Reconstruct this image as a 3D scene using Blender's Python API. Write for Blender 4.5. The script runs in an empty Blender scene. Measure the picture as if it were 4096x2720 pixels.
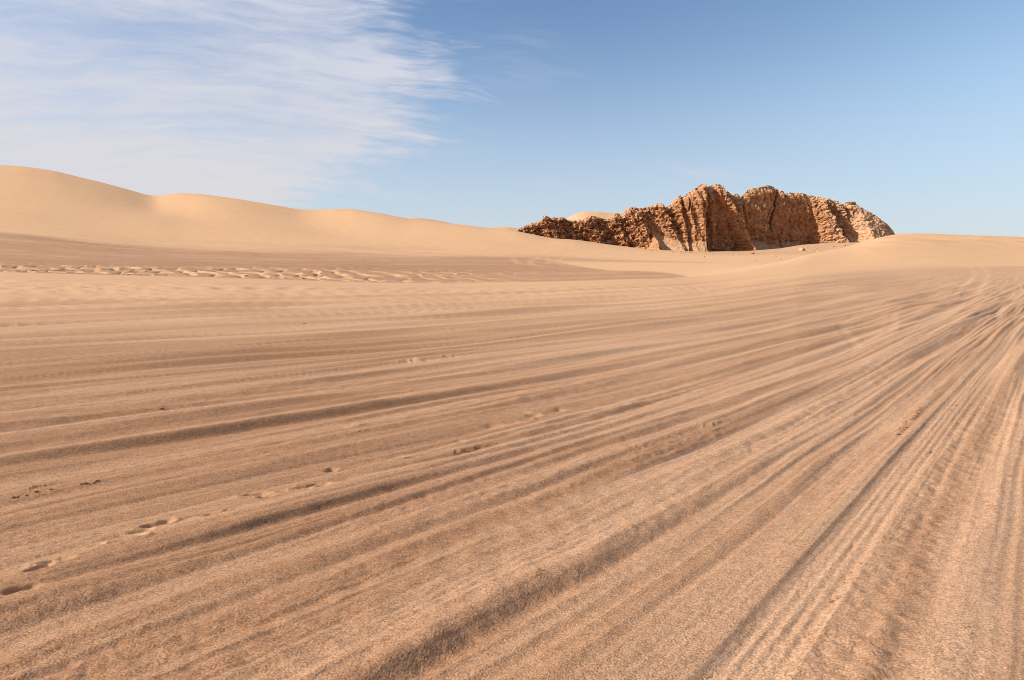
import bpy, bmesh, math
import numpy as np
from numpy.polynomial import chebyshev as Ch

# ------------------------------------------------------------------ camera, light, exposure
SC = bpy.context.scene
COL = SC.collection
F = 796.0                       # focal length in pixels of a 1024 px wide picture
PITCH = math.atan(82 / F)       # tilted down a little
EYE = 1.9
SUN_EL, SUN_AZ = math.radians(34), math.radians(-95)   # azimuth from +Y towards +X

cam_d = bpy.data.cameras.new("camera")
cam = bpy.data.objects.new("camera", cam_d)
COL.objects.link(cam)
cam.location = (0, 0, EYE)
cam.rotation_euler = (math.pi / 2 - PITCH, 0, 0)
cam_d.sensor_width = 36
cam_d.lens = F / 1024 * 36
cam_d.clip_start, cam_d.clip_end = 0.05, 20000
SC.camera = cam

sun_d = bpy.data.lights.new("sun", "SUN")
sun_d.energy = 4.8
sun_d.angle = math.radians(0.53)
sun_d.color = (1.0, 0.93, 0.83)
sun = bpy.data.objects.new("sun", sun_d)
COL.objects.link(sun)
sv = (math.sin(SUN_AZ) * math.cos(SUN_EL), math.cos(SUN_AZ) * math.cos(SUN_EL), math.sin(SUN_EL))
from mathutils import Vector
sun.rotation_euler = Vector(sv).to_track_quat('Z', 'Y').to_euler()

SC.view_settings.view_transform = 'Standard'
SC.view_settings.look = 'None'
SC.view_settings.gamma = 1
SC.view_settings.exposure = 0.32
try:
    SC.cycles.pixel_filter_type = 'BLACKMAN_HARRIS'
    SC.cycles.filter_width = 1.0
    SC.cycles.max_bounces = 5
    SC.cycles.diffuse_bounces = 3
except Exception:
    pass


class NT:
    """small helper for node trees"""
    def __init__(self, tree):
        self.t = tree
        self.n = tree.nodes
        self.l = tree.links

    def new(self, kind, **kw):
        nd = self.n.new(kind)
        for k, v in kw.items():
            setattr(nd, k, v)
        return nd

    def put(self, sock, val):
        if hasattr(val, "is_output"):
            self.l.new(val, sock)
        else:
            sock.default_value = val

    def m(self, op, a, b=0.0, c=0.0, clamp=False):
        nd = self.new("ShaderNodeMath", operation=op, use_clamp=clamp)
        for i, v in enumerate((a, b, c)):
            self.put(nd.inputs[i], v)
        return nd.outputs[0]

    def step(self, v, lo, hi, olo=0.0, ohi=1.0):
        nd = self.new("ShaderNodeMapRange", interpolation_type='SMOOTHSTEP')
        for i, x in enumerate((v, lo, hi, olo, ohi)):
            self.put(nd.inputs[i], x)
        return nd.outputs[0]

    def xyz(self, x, y, z):
        nd = self.new("ShaderNodeCombineXYZ")
        for i, v in enumerate((x, y, z)):
            self.put(nd.inputs[i], v)
        return nd.outputs[0]

    def noise(self, vec, scale, detail=2.0, rough=0.5, dist=0.0, w=None):
        nd = self.new("ShaderNodeTexNoise")
        if vec is not None:
            self.l.new(vec, nd.inputs['Vector'])
        nd.inputs['Scale'].default_value = scale
        nd.inputs['Detail'].default_value = detail
        nd.inputs['Roughness'].default_value = rough
        nd.inputs['Distortion'].default_value = dist
        return nd.outputs['Fac']

    def mix(self, fac, a, b, blend='MIX'):
        nd = self.new("ShaderNodeMix", data_type='RGBA', blend_type=blend)
        self.put(nd.inputs[0], fac)
        for i, v in ((6, a), (7, b)):
            if isinstance(v, tuple) and len(v) == 3:
                v = v + (1,)
            self.put(nd.inputs[i], v)
        return nd.outputs[2]


# ------------------------------------------------------------------ sky
world = bpy.data.worlds.new("World")
SC.world = world
world.use_nodes = True
W = NT(world.node_tree)
W.n.clear()
sky = W.new("ShaderNodeTexSky", sky_type='NISHITA', sun_disc=False)
sky.sun_elevation = SUN_EL
sky.sun_rotation = SUN_AZ
sky.altitude = 600
sky.air_density = 1.0
sky.dust_density = 0.5
sky.ozone_density = 1.5
tc = W.new("ShaderNodeTexCoord")
sep = W.new("ShaderNodeSeparateXYZ")
W.l.new(tc.outputs['Generated'], sep.inputs[0])
dx, dy, dz = sep.outputs
az = W.m('ARCTAN2', dx, dy)
el = W.m('ARCSINE', dz)
# cirrus: long arched streaks at the left, frayed at the right edge
off = W.m('ADD', az, 0.33)
arc = W.m('MULTIPLY', W.m('MULTIPLY', off, off), 0.22)
e2 = W.m('ADD', el, arc)
warp = W.m('SUBTRACT', W.noise(W.xyz(W.m('MULTIPLY', az, 1.5), W.m('MULTIPLY', e2, 3.0), 3.3), 1.0, 2, 0.45), 0.5)
warp2 = W.m('SUBTRACT', W.noise(W.xyz(W.m('MULTIPLY', az, 7.0), W.m('MULTIPLY', e2, 14.0), 5.1), 1.0, 2, 0.5), 0.5)
e3 = W.m('ADD', W.m('ADD', e2, W.m('MULTIPLY', warp, 0.10)), W.m('MULTIPLY', warp2, 0.035))
n1 = W.noise(W.xyz(W.m('MULTIPLY', az, 3.3), W.m('MULTIPLY', e3, 28.0), 0.0), 1.0, 7, 0.66)
n2 = W.noise(W.xyz(W.m('MULTIPLY', az, 15.0), W.m('MULTIPLY', e3, 100.0), 7.0), 1.0, 5, 0.62)
n3 = W.noise(W.xyz(W.m('MULTIPLY', az, 2.2), W.m('MULTIPLY', el, 6.0), 11.0), 1.0, 3, 0.5)
edge = W.m('ADD', W.m('MULTIPLY', W.m('SUBTRACT', n1, 0.5), 0.25), W.m('MULTIPLY', W.m('SUBTRACT', n2, 0.5), 0.20))
# azimuth of the right-hand edge of the cirrus as a function of elevation
bnd = W.new("ShaderNodeFloatCurve")
W.put(bnd.inputs['Value'], W.m('MULTIPLY', el, 2.0, clamp=True))
cv = bnd.mapping.curves[0]
pts = [(0.0, 0.18), (0.10, 0.235), (0.17, 0.295), (0.27, 0.385), (0.34, 0.42), (0.42, 0.42), (0.50, 0.40), (0.58, 0.40), (0.64, 0.41), (0.8, 0.44), (1.0, 0.65)]
cv.points[0].location = pts[0]
cv.points[1].location = pts[-1]
for p_ in pts[1:-1]:
    cv.points.new(*p_)
bnd.mapping.update()
edge_az = W.m('SUBTRACT', bnd.outputs[0], 0.5)
inside = W.m('ADD', W.m('SUBTRACT', edge_az, az), edge)
cover = W.step(inside, -0.045, 0.10)
dens = W.m('ADD', W.m('ADD', W.m('MULTIPLY', n1, 0.9), W.m('MULTIPLY', n2, 0.42)), W.m('MULTIPLY', n3, 0.8))
dens = W.step(dens, 0.77, 1.27, 0.37, 1.0)
lowveil = W.step(el, 0.06, 0.26, 0.16, 0.0)
cloud = W.m('MULTIPLY', cover, W.m('ADD', dens, W.m('MULTIPLY', lowveil, W.step(az, -0.6, -0.1, 1.0, 0.2))), clamp=True)
# a few faint separate wisps right of the bank
wn = W.noise(W.xyz(W.m('MULTIPLY', az, 7.0), W.m('MULTIPLY', e3, 60.0), 23.0), 1.0, 4, 0.62)
wm = None
for (wa, we, sa, se, amp) in ((-0.14, 0.145, 0.09, 0.022, 0.55), (-0.19, 0.088, 0.09, 0.018, 0.5), (0.065, 0.096, 0.04, 0.008, 0.35),
                              (0.24, 0.105, 0.06, 0.012, 0.4), (0.02, 0.22, 0.07, 0.014, 0.22), (0.0, 0.25, 0.05, 0.02, 0.2)):
    ga = W.m('DIVIDE', W.m('SUBTRACT', az, wa), sa)
    ge = W.m('DIVIDE', W.m('SUBTRACT', el, we), se)
    g = W.m('MULTIPLY', W.m('EXPONENT', W.m('MULTIPLY', W.m('ADD', W.m('MULTIPLY', ga, ga), W.m('MULTIPLY', ge, ge)), -1.0)), amp)
    wm = g if wm is None else W.m('ADD', wm, g)
wisp = W.m('MULTIPLY', wm, W.step(wn, 0.38, 0.72))
cloud = W.m('MAXIMUM', cloud, wisp)
skyc = W.mix(1.0, sky.outputs[0], (1.03, 1.11, 1.22), 'MULTIPLY')
skyc = W.mix(W.m('MULTIPLY', W.step(az, 0.0, 0.75), W.step(el, 0.02, 0.22)), skyc, W.mix(1.0, skyc, (1.45, 1.38, 1.22), 'MULTIPLY'))
hz = W.step(el, -0.02, 0.30, 0.62, 0.0)
skyc = W.mix(hz, skyc, (5.7, 6.35, 7.7))
skyf = W.mix(W.m('MULTIPLY', cloud, 0.93), skyc, W.mix(W.step(el, 0.05, 0.3), (6.9, 6.7, 6.9), (6.4, 6.6, 7.5)))
bg = W.new("ShaderNodeBackground")
W.l.new(skyf, bg.inputs[0])
bg.inputs[1].default_value = 0.085
wo = W.new("ShaderNodeOutputWorld")
W.l.new(bg.outputs[0], wo.inputs[0])


# ------------------------------------------------------------------ numeric helpers
def sstep(x, lo, hi):
    t = np.clip((x - lo) / (hi - lo), 0, 1)
    return t * t * (3 - 2 * t)


_ANG = np.random.RandomState(5).rand(256) * 2 * np.pi
_GX, _GY = np.cos(_ANG).astype(np.float32), np.sin(_ANG).astype(np.float32)


def _hash(ix, iy, seed):
    h = ix.astype(np.uint32) * np.uint32(374761393) + iy.astype(np.uint32) * np.uint32(668265263) + np.uint32(seed * 97471 + 13)
    h = (h ^ (h >> np.uint32(13))) * np.uint32(1274126177)
    return h ^ (h >> np.uint32(16))


def perlin(x, y, seed=0):
    x = np.asarray(x, np.float32); y = np.asarray(y, np.float32)
    fx, fy = np.floor(x), np.floor(y)
    ix, iy = fx.astype(np.int32), fy.astype(np.int32)
    dx_, dy_ = x - fx, y - fy
    u = dx_ ** 3 * (dx_ * (dx_ * 6 - 15) + 10)
    v = dy_ ** 3 * (dy_ * (dy_ * 6 - 15) + 10)

    def g(ox, oy):
        k = (_hash(ix + ox, iy + oy, seed) & np.uint32(255)).astype(np.int32)
        return _GX[k] * (dx_ - ox) + _GY[k] * (dy_ - oy)
    a = g(0, 0); b = g(1, 0); c = g(0, 1); d = g(1, 1)
    a = a + u * (b - a); c = c + u * (d - c)
    return (a + v * (c - a)) * 1.5


def fbm(x, y, seed, octs=4, gain=0.5):
    r, a, f = 0, 1.0, 1.0
    for i in range(octs):
        r = r + a * perlin(x * f, y * f, seed + i * 7)
        a *= gain; f *= 2.03
    return r


def pchip(xk, yk, x):
    xk = np.asarray(xk, float); yk = np.asarray(yk, float)
    h = np.diff(xk); d = np.diff(yk) / h
    m = np.zeros_like(yk)
    w1 = 2 * h[1:] + h[:-1]; w2 = h[1:] + 2 * h[:-1]
    ok = d[:-1] * d[1:] > 0
    with np.errstate(divide='ignore', invalid='ignore'):
        hm = (w1 + w2) / (w1 / d[:-1] + w2 / d[1:])
    m[1:-1] = np.where(ok, hm, 0)
    m[0], m[-1] = d[0], d[-1]
    x = np.clip(x, xk[0], xk[-1])
    i = np.clip(np.searchsorted(xk, x) - 1, 0, len(xk) - 2)
    t = (x - xk[i]) / h[i]
    t2, t3 = t * t, t * t * t
    return (yk[i] * (2 * t3 - 3 * t2 + 1) + h[i] * m[i] * (t3 - 2 * t2 + t) + yk[i + 1] * (3 * t2 - 2 * t3) + h[i] * m[i + 1] * (t3 - t2))


CP, SP = math.cos(PITCH), math.sin(PITCH)


def ray_dz(v):                       # dz per metre of y along the sight line of row v
    return np.tan(np.arctan((340 - v) / F) - PITCH)


def a_of_u(u):                       # x per metre of y near eye level
    return (np.asarray(u, float) - 512) / F * CP


def ground_point(u, v):              # where a sight line meets level ground
    k = ray_dz(v)
    y = -EYE / k
    return (u - 512) / F * (y * CP + EYE * SP), y


def tag(o, label, cat, group=None, kind=None):
    o["label"] = label
    o["category"] = cat
    if group: o["group"] = group
    if kind: o["kind"] = kind
    return o


def mesh_from_grid(name, co, quads, mat, smooth=True, attrs=None):
    me = bpy.data.meshes.new(name)
    nq = len(quads)
    me.vertices.add(len(co)); me.vertices.foreach_set("co", np.ascontiguousarray(co, np.float32).ravel())
    me.loops.add(nq * 4); me.loops.foreach_set("vertex_index", np.ascontiguousarray(quads, np.int32).ravel())
    me.polygons.add(nq)
    me.polygons.foreach_set("loop_start", np.arange(0, nq * 4, 4, dtype=np.int32))
    me.polygons.foreach_set("use_smooth", np.full(nq, smooth, bool))
    me.update(calc_edges=True)
    if attrs:
        for k, val in attrs.items():
            at = me.attributes.new(k, 'FLOAT', 'POINT')
            at.data.foreach_set("value", np.ascontiguousarray(val, np.float32))
    me.materials.append(mat)
    o = bpy.data.objects.new(name, me)
    COL.objects.link(o)
    return o


# ------------------------------------------------------------------ materials
def sand_material():
    mat = bpy.data.materials.new("sand")
    mat.use_nodes = True
    T = NT(mat.node_tree)
    b = T.n["Principled BSDF"]
    b.inputs['Roughness'].default_value = 0.95
    b.inputs['Specular IOR Level'].default_value = 0.12
    pale = T.new("ShaderNodeAttribute", attribute_name="pale").outputs['Fac']
    tone = T.new("ShaderNodeAttribute", attribute_name="tone").outputs['Fac']
    pos = T.new("ShaderNodeNewGeometry").outputs['Position']
    coarse = T.noise(pos, 95, 2, 0.6)
    fine = T.noise(pos, 260, 1, 0.5)
    vor = T.new("ShaderNodeTexVoronoi", feature='F1', voronoi_dimensions='3D')
    T.l.new(pos, vor.inputs['Vector'])
    vor.inputs['Scale'].default_value = 100
    gr = T.new("ShaderNodeSeparateColor")
    T.l.new(vor.outputs['Color'], gr.inputs[0])
    grain = T.m('MULTIPLY', gr.outputs[0], T.m('SUBTRACT', 1.25, vor.outputs['Distance']))
    grit = T.noise(pos, 17, 4, 0.72)
    patch = T.noise(pos, 0.35, 4, 0.55)
    dark = T.mix(T.step(T.m('ADD', T.m('ADD', T.m('MULTIPLY', coarse, 0.36), T.m('MULTIPLY', grain, 0.36)), T.m('MULTIPLY', grit, 0.34)), 0.18, 0.74), (0.285, 0.154, 0.084), (0.735, 0.474, 0.298))
    light = T.mix(T.step(fine, 0.25, 0.75), (0.62, 0.383, 0.208), (0.76, 0.490, 0.284))
    col = T.mix(pale, dark, light)
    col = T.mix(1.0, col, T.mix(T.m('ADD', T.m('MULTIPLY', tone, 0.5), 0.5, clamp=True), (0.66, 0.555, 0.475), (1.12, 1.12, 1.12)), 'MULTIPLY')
    col = T.mix(1.0, col, T.mix(patch, (0.93, 0.93, 0.93), (1.07, 1.06, 1.06)), 'MULTIPLY')
    T.l.new(col, b.inputs['Base Color'])
    hgt = T.m('ADD', T.m('ADD', T.m('MULTIPLY', coarse, 0.38), T.m('MULTIPLY', vor.outputs['Distance'], -0.30)), T.m('MULTIPLY', grit, 0.8))
    bump = T.new("ShaderNodeBump")
    T.put(bump.inputs['Strength'], T.step(pale, 0.1, 1.0, 0.9, 0.25))
    bump.inputs['Distance'].default_value = 0.010
    T.l.new(hgt, bump.inputs['Height'])
    T.l.new(bump.outputs[0], b.inputs['Normal'])
    return mat


def rock_material(name, tint=(1, 1, 1)):
    mat = bpy.data.materials.new(name)
    mat.use_nodes = True
    T = NT(mat.node_tree)
    b = T.n["Principled BSDF"]
    b.inputs['Roughness'].default_value = 0.95
    b.inputs['Specular IOR Level'].default_value = 0.1
    tcn = T.new("ShaderNodeTexCoord").outputs['Object']
    mp = T.new("ShaderNodeMapping")
    T.l.new(tcn, mp.inputs[0])
    mp.inputs['Scale'].default_value = (0.25, 0.25, 1.6)
    strata = T.noise(mp.outputs[0], 1.0, 4, 0.6)
    big = T.noise(tcn, 0.12, 4, 0.6)
    mid = T.noise(tcn, 0.9, 4, 0.65)
    col = T.mix(T.step(mid, 0.3, 0.7), (0.205, 0.080, 0.033), (0.55, 0.282, 0.132))
    col = T.mix(T.m('MULTIPLY', T.step(big, 0.42, 0.66), 0.6), col, (0.36, 0.155, 0.066))
    col = T.mix(T.m('MULTIPLY', T.step(strata, 0.55, 0.72), 0.45), col, (0.50, 0.30, 0.17))
    pale = T.new("ShaderNodeAttribute", attribute_name="pale").outputs['Fac']
    col = T.mix(pale, col, (0.60, 0.40, 0.25))
    nz = T.new("ShaderNodeSeparateXYZ")
    T.l.new(T.new("ShaderNodeNewGeometry").outputs['True Normal'], nz.inputs[0])
    dust = T.m('MULTIPLY', T.step(T.m('ADD', nz.outputs[2], T.m('MULTIPLY', T.m('SUBTRACT', mid, 0.5), 0.5)), 0.55, 0.90), 0.38)
    col = T.mix(dust, col, (0.58, 0.36, 0.20))      # blown sand resting on the ledges
    col = T.mix(1.0, col, tint, 'MULTIPLY')
    T.l.new(col, b.inputs['Base Color'])
    bump = T.new("ShaderNodeBump")
    bump.inputs['Strength'].default_value = 0.5
    bump.inputs['Distance'].default_value = 0.35
    T.l.new(T.m('ADD', T.noise(tcn, 1.7, 5, 0.65), T.m('MULTIPLY', strata, 0.4)), bump.inputs['Height'])
    T.l.new(bump.outputs[0], b.inputs['Normal'])
    return mat


SAND = sand_material()
ROCK = rock_material("weathered_rock")

# ------------------------------------------------------------------ terrain
# grid lines fan out from the camera's foot so that the mesh is fine where it is seen close up
NA = 1500
a_mid = np.linspace(-0.76, 0.76, NA)
a_l = np.linspace(-1.02, -0.76, 170)[:-1]
a_r = np.linspace(0.76, 1.45, 430)[1:]
a_side = np.power(5.0, np.linspace(0, 1, 24))[1:]
aa = np.concatenate([-1.02 * a_side[::-1], a_l, a_mid, a_r, 1.45 * a_side])
uu = aa * F / CP + 512
vs = np.arange(760, 284, -0.72)
yn = -EYE / ray_dz(vs)
yy = np.concatenate([np.linspace(1.25, yn[0], 14)[:-1], yn[yn < 60],
                     np.linspace(max(yn[yn < 60]) + 0.6, 92, 60), np.linspace(92, 160, 250)[1:], np.linspace(160, 345, 260)[1:],
                     345 * np.power(4000 / 345, np.linspace(0, 1, 40))[1:]])
NC, NR = len(aa), len(yy)


def prof(pairs, sig=6.0):
    p = np.array(pairs, float)
    r = np.interp(uu, p[:, 0], p[:, 1])
    n = int(3 * sig)
    k = np.exp(-0.5 * (np.arange(-n, n + 1) / sig) ** 2); k /= k.sum()
    return np.convolve(np.pad(r, n, mode='edge'), k, 'valid')


def z_at(Y, v):
    return EYE + Y * ray_dz(v)


Yc = prof([(600, 78), (650, 80), (733, 92), (781, 112), (846, 134), (911, 145), (1024, 150), (1150, 152)], 20)
vc = prof([(-150, 271), (0, 272.3), (111, 275), (222, 277.6), (278, 279.6), (378, 282.8), (456, 283.5), (499, 282.5), (572, 281),
           (650, 279), (700, 276.5), (733, 272.5), (760, 267), (781, 262.5), (810, 254), (846, 247), (880, 238.5), (896, 236), (911, 235.2), (935, 235.6), (960, 236.6), (1024, 238.5), (1150, 241)])
zc = z_at(Yc, vc)
K = []
K.append((np.full(NC, 1.0), np.zeros(NC)))
K.append((np.full(NC, 28.0), 0.04 * zc.clip(-1, 2)))
K.append((np.full(NC, 56.0), prof([(650, 0.55), (800, 0.12), (900, 0.0)], 30) * zc))
Y2 = Yc * prof([(650, 0.93), (781, 0.80), (911, 0.66)], 30)
wR = prof([(600, 0), (740, 1)], 25)
K.append((Y2, (1 - wR) * zc * 0.92 + wR * z_at(Y2, prof([(640, 281), (700, 278.5), (733, 275), (781, 268.5), (846, 265.5), (911, 265), (1024, 265)], 25))))
K.append((Yc, zc))
dz3 = prof([(600, -0.55), (680, -0.45), (733, -0.2), (781, -0.35), (846, -1.2), (911, -2.2), (1100, -2.2)])
K.append((Yc + 22, zc + dz3))
Y4 = np.maximum(148, Yc + 36)
v4 = prof([(0, 262), (200, 265.5), (400, 268), (560, 268.5), (640, 268), (700, 267), (780, 264.5), (1100, 264)])
K.append((Y4, z_at(Y4, v4)))
v5 = prof([(-150, 225), (0, 231.6), (56, 237.4), (111, 243.5), (156, 247.5), (250, 250.5), (350, 253), (450, 255), (550, 256.3), (650, 257.6), (780, 257), (850, 256), (1100, 256)], 40)
K.append((np.full(NC, 202.0), z_at(202.0, v5)))
Y6 = prof([(0, 255), (186, 253), (300, 246), (400, 238), (490, 226), (560, 222), (640, 224), (1100, 228)])
v6 = prof([(-150, 190), (0, 197), (60, 203), (155, 216), (186, 218), (240, 223), (300, 229), (400, 237), (490, 243.5), (560, 248), (640, 252.5), (720, 254), (800, 252), (900, 249), (1100, 249)], 45)
K.append((Y6, z_at(Y6, v6)))
Y7 = prof([(0, 330), (155, 315), (186, 312), (300, 300), (410, 280), (490, 262), (520, 250), (560, 241), (640, 237), (700, 250), (1100, 250)])
v7 = prof([(-150, 162), (-40, 164.7), (0, 166), (30, 167.5), (60, 171.3), (100, 180.5), (130, 189), (146, 194.2), (158, 196.6), (170, 194.3), (186, 193), (205, 194), (240, 199), (270, 204.2), (300, 210),
           (318, 210.6), (335, 209), (355, 208.8), (380, 212), (410, 218.6), (450, 224), (490, 228.8), (517, 231.5), (553, 238.5), (576, 239.8), (606, 244.5), (637, 248.2),
           (660, 249.6), (700, 250.8), (745, 251.3), (780, 249), (804, 245), (833, 243), (867, 242), (900, 244), (1024, 247), (1100, 248)])
z7 = z_at(Y7, v7)
K.append((Y7, z7))
K.append((Y7 + 55, z7 - prof([(500, 9), (560, 3), (640, 0), (700, -0.5), (1100, 0.5)])))
K.append((np.full(NC, 700.0), np.full(NC, 2.0)))
K.append((np.full(NC, 4100.0), np.full(NC, 0.0)))
KY = np.array([k[0] for k in K]); KZ = np.array([k[1] for k in K])
Z = np.empty((NR, NC), np.float32)
for c in range(NC):
    Z[:, c] = pchip(KY[:, c], KZ[:, c], yy)
# even out the kinks that the profile knots leave in the dunes
Yg = np.broadcast_to(yy[:, None], (NR, NC)).astype(np.float32)
X = (yy[:, None] * aa[None, :]).astype(np.float32)
Ug = np.broadcast_to(uu[None, :], (NR, NC)).astype(np.float32)
Ycg = np.broadcast_to(Yc[None, :], (NR, NC)).astype(np.float32)


# ---- wheel tracks: s = distance across the fan of tracks
QC = np.array([[0.400774, 0.241638, -0.067267, 0.030477, -0.009898, 0.003199, -0.000612, 0.000177, -0.000129, -5.7e-05],
               [-0.574354, -0.019516, -0.028876, -0.01041, 0.005266, 0.001847, -0.000209, 1.4e-05, 0.000166, 8.3e-05],
               [-0.057115, -0.045844, 0.010935, 0.004127, -0.001643, 0.000773, 0.000116, -0.000207, -0.000132, -1.2e-05],
               [-0.004269, 0.002882, 0.000487, 0.003836, -0.000683, -0.000452, 0.000363, 0.000108, -3e-05, -2.4e-05],
               [0.004427, 0.003127, -0.001441, 0.001178, 0.000567, -0.000567, -4.7e-05, 0.000115, 6e-06, 4e-06],
               [0.003758, 0.003663, -0.000606, -0.000125, 0.000636, -4.9e-05, -0.000205, 4.1e-05, -2e-06, -6e-06],
               [0.001838, 0.002311, 6.5e-05, -0.000397, 0.00032, 0.000291, -8.1e-05, -1.5e-05, 1.6e-05, -1.5e-05],
               [0.000502, 0.000883, 0.00028, -0.00028, 4.4e-05, 0.000255, 5.8e-05, -2.5e-05, 2.8e-05, 1.4e-05],
               [-0.000119, 2.3e-05, 0.000188, -0.000126, -7.2e-05, 8.3e-05, 6.2e-05, -1.9e-05, -3e-06, 2.2e-05],
               [-0.000131, -0.000114, 5.2e-05, -2.8e-05, -4.5e-05, -1e-06, 1.4e-05, -1e-05, -1.5e-05, 3e-06]])


def s_of(x, y):
    a = np.clip(x / y, -0.78, 0.78) / 0.8
    l = (np.log(np.clip(y, 1.8, 160)) - math.log(2)) / (math.log(150) - math.log(2)) * 2 - 1
    over = x / y - a * 0.8                 # beyond the fitted fan the tracks just run on
    return -10.1 + y * (Ch.chebval2d(a, l, QC) - over * np.where(over > 0, 0.84, 0.5))


RN = int(np.searchsorted(yy, 96))          # rows that carry tracks
xs, ys = X[:RN], Yg[:RN]
S = s_of(xs.astype(float), ys.astype(float)).astype(np.float32)
Tt = xs * math.sin(math.radians(40)) + ys * math.cos(math.radians(40))
gsx = np.gradient(S, axis=1) / np.maximum(np.gradient(xs, axis=1), 1e-6)
foot = np.abs(np.gradient(S, axis=0)) * 1.3 + 0.0012 * ys     # cross-track size of one grid cell as seen
del gsx


def lod(lam):
    return sstep(lam / foot, 1.1, 2.6)


wob = 0.035 * perlin(S / 2.2, Tt / 6, 3) + 0.012 * perlin(S / 0.8, Tt / 1.7, 4) + 0.006 * perlin(S / 0.3, Tt / 0.5, 5) * lod(0.2)
sw = S + wob
mod = 0.75 + 0.7 * perlin(S / 1.3, Tt / 9, 11)
mod = mod.clip(0.1, 1.6)


def crease(x, y, seed):             # narrow sharp ridges between wide flat runs
    return 0.5 - np.abs(perlin(x, y, seed)) * 1.6


nearw = 1 - sstep(ys, 4.5, 8.5)
mod2a = (1 - 0.45 * nearw) * sstep(perlin(S / 0.5, Tt / 14, 13), -0.3, 0.4)
grow = (0.72 + 0.88 * sstep(ys, 10, 30)) * (1 + 0.95 * (1 - sstep(Ug[:RN], 330, 720)) * sstep(ys, 6, 9))
far = sstep(ys, 6, 16)
rough = 1 - 0.75 * sstep(ys, 7, 18)
sr = sw + rough * (0.060 * perlin(S / 0.9, Tt / 1.0, 6) + 0.030 * perlin(S / 0.45, Tt / 0.42, 7) * lod(.3) + 0.014 * perlin(S / 0.25, Tt / 0.2, 8) * lod(.2))
hT = (0.02 + 0.025 * far) * perlin(sw / 3.3, Tt / 40, 20)
hT += (0.026 + 0.030 * far) * perlin(sr / 0.75, Tt / 9, 21) * grow
hT += 0.030 * (1 - 0.3 * nearw) * perlin(sr / 0.31, Tt / 8, 22) * mod * lod(0.60) * grow
hT += 0.021 * (1 - 0.4 * nearw) * crease(sr / 0.42, Tt / 7, 27) * lod(0.5)
hT += 0.018 * (1 - 0.45 * nearw) * perlin(sw / 0.15, Tt / 14, 26) * mod * lod(0.32) * grow
hT += 0.011 * grow * crease(sw / 0.17, Tt / 11, 28) * lod(0.22) * (0.5 + mod2a)
hT += 0.006 * crease(sw / 0.08, Tt / 8, 29) * lod(0.12) * (0.4 + mod2a)
hT += 0.009 * (1 - 0.45 * nearw) * perlin(sw / 0.085, Tt / 9, 23) * mod * lod(0.18)


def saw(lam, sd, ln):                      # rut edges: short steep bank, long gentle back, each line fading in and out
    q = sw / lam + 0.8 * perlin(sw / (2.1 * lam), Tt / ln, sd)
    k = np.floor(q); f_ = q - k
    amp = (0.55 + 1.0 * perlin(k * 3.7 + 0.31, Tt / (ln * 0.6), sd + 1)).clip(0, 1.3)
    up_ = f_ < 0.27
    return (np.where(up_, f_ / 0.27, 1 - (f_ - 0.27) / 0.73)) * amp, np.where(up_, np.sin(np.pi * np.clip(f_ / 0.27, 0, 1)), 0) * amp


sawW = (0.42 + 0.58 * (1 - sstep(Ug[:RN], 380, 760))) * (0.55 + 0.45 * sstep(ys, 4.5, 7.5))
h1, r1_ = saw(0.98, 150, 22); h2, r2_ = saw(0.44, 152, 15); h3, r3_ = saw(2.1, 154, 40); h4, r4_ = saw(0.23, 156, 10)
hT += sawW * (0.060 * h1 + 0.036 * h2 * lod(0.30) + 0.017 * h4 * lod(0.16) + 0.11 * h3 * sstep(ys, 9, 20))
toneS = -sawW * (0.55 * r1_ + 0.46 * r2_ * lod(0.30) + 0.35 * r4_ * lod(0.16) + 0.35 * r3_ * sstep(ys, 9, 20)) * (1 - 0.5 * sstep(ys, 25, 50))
mod2 = sstep(perlin(S / 0.8, Tt / 6, 12), -0.15, 0.5)
hT += 0.0035 * perlin(sw / 0.045, Tt / 3.5, 24) * lod(0.09) * (0.3 + mod2)
# churned strip right of the nearest tyre print
churn = np.exp(-((S + 10.33) / 0.20) ** 4) * sstep(ys, 2.8, 3.2) * (1 - sstep(ys, 10, 14))
hT += churn * (0.008 * perlin(xs / 0.11, ys / 0.13, 35) + 0.006 * perlin(xs / 0.07, ys / 0.07, 36) * lod(.07))
toneT0 = -0.25 * churn
# lumpy disturbed sand between the ruts
hT += 0.007 * perlin(xs / 0.16, ys / 0.16, 31) * lod(0.16) * (0.35 + mod2)
hT += 0.004 * fbm(xs / 0.07, ys / 0.07, 33, 2) * lod(0.07) * sstep(perlin(xs / 1.4, ys / 1.4, 34), -0.1, 0.5)
toneT = 0.34 * (1 - 0.75 * nearw) * grow * perlin(sw / 0.11, Tt / 12, 46) * lod(0.22) + 0.20 * perlin(sw / 1.4, Tt / 40, 41) + 0.36 * (1 - 0.6 * nearw) * perlin(sr / 0.28, Tt / 9, 42) * lod(0.5) + 0.25 * perlin(sw / 0.7, Tt / 20, 43)
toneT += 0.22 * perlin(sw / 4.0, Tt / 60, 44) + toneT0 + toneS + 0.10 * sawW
toneT -= 0.65 * (1 - sstep(Ug[:RN], 250, 800)) * (1 - sstep(ys, 9, 22)) + 0.12

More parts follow.
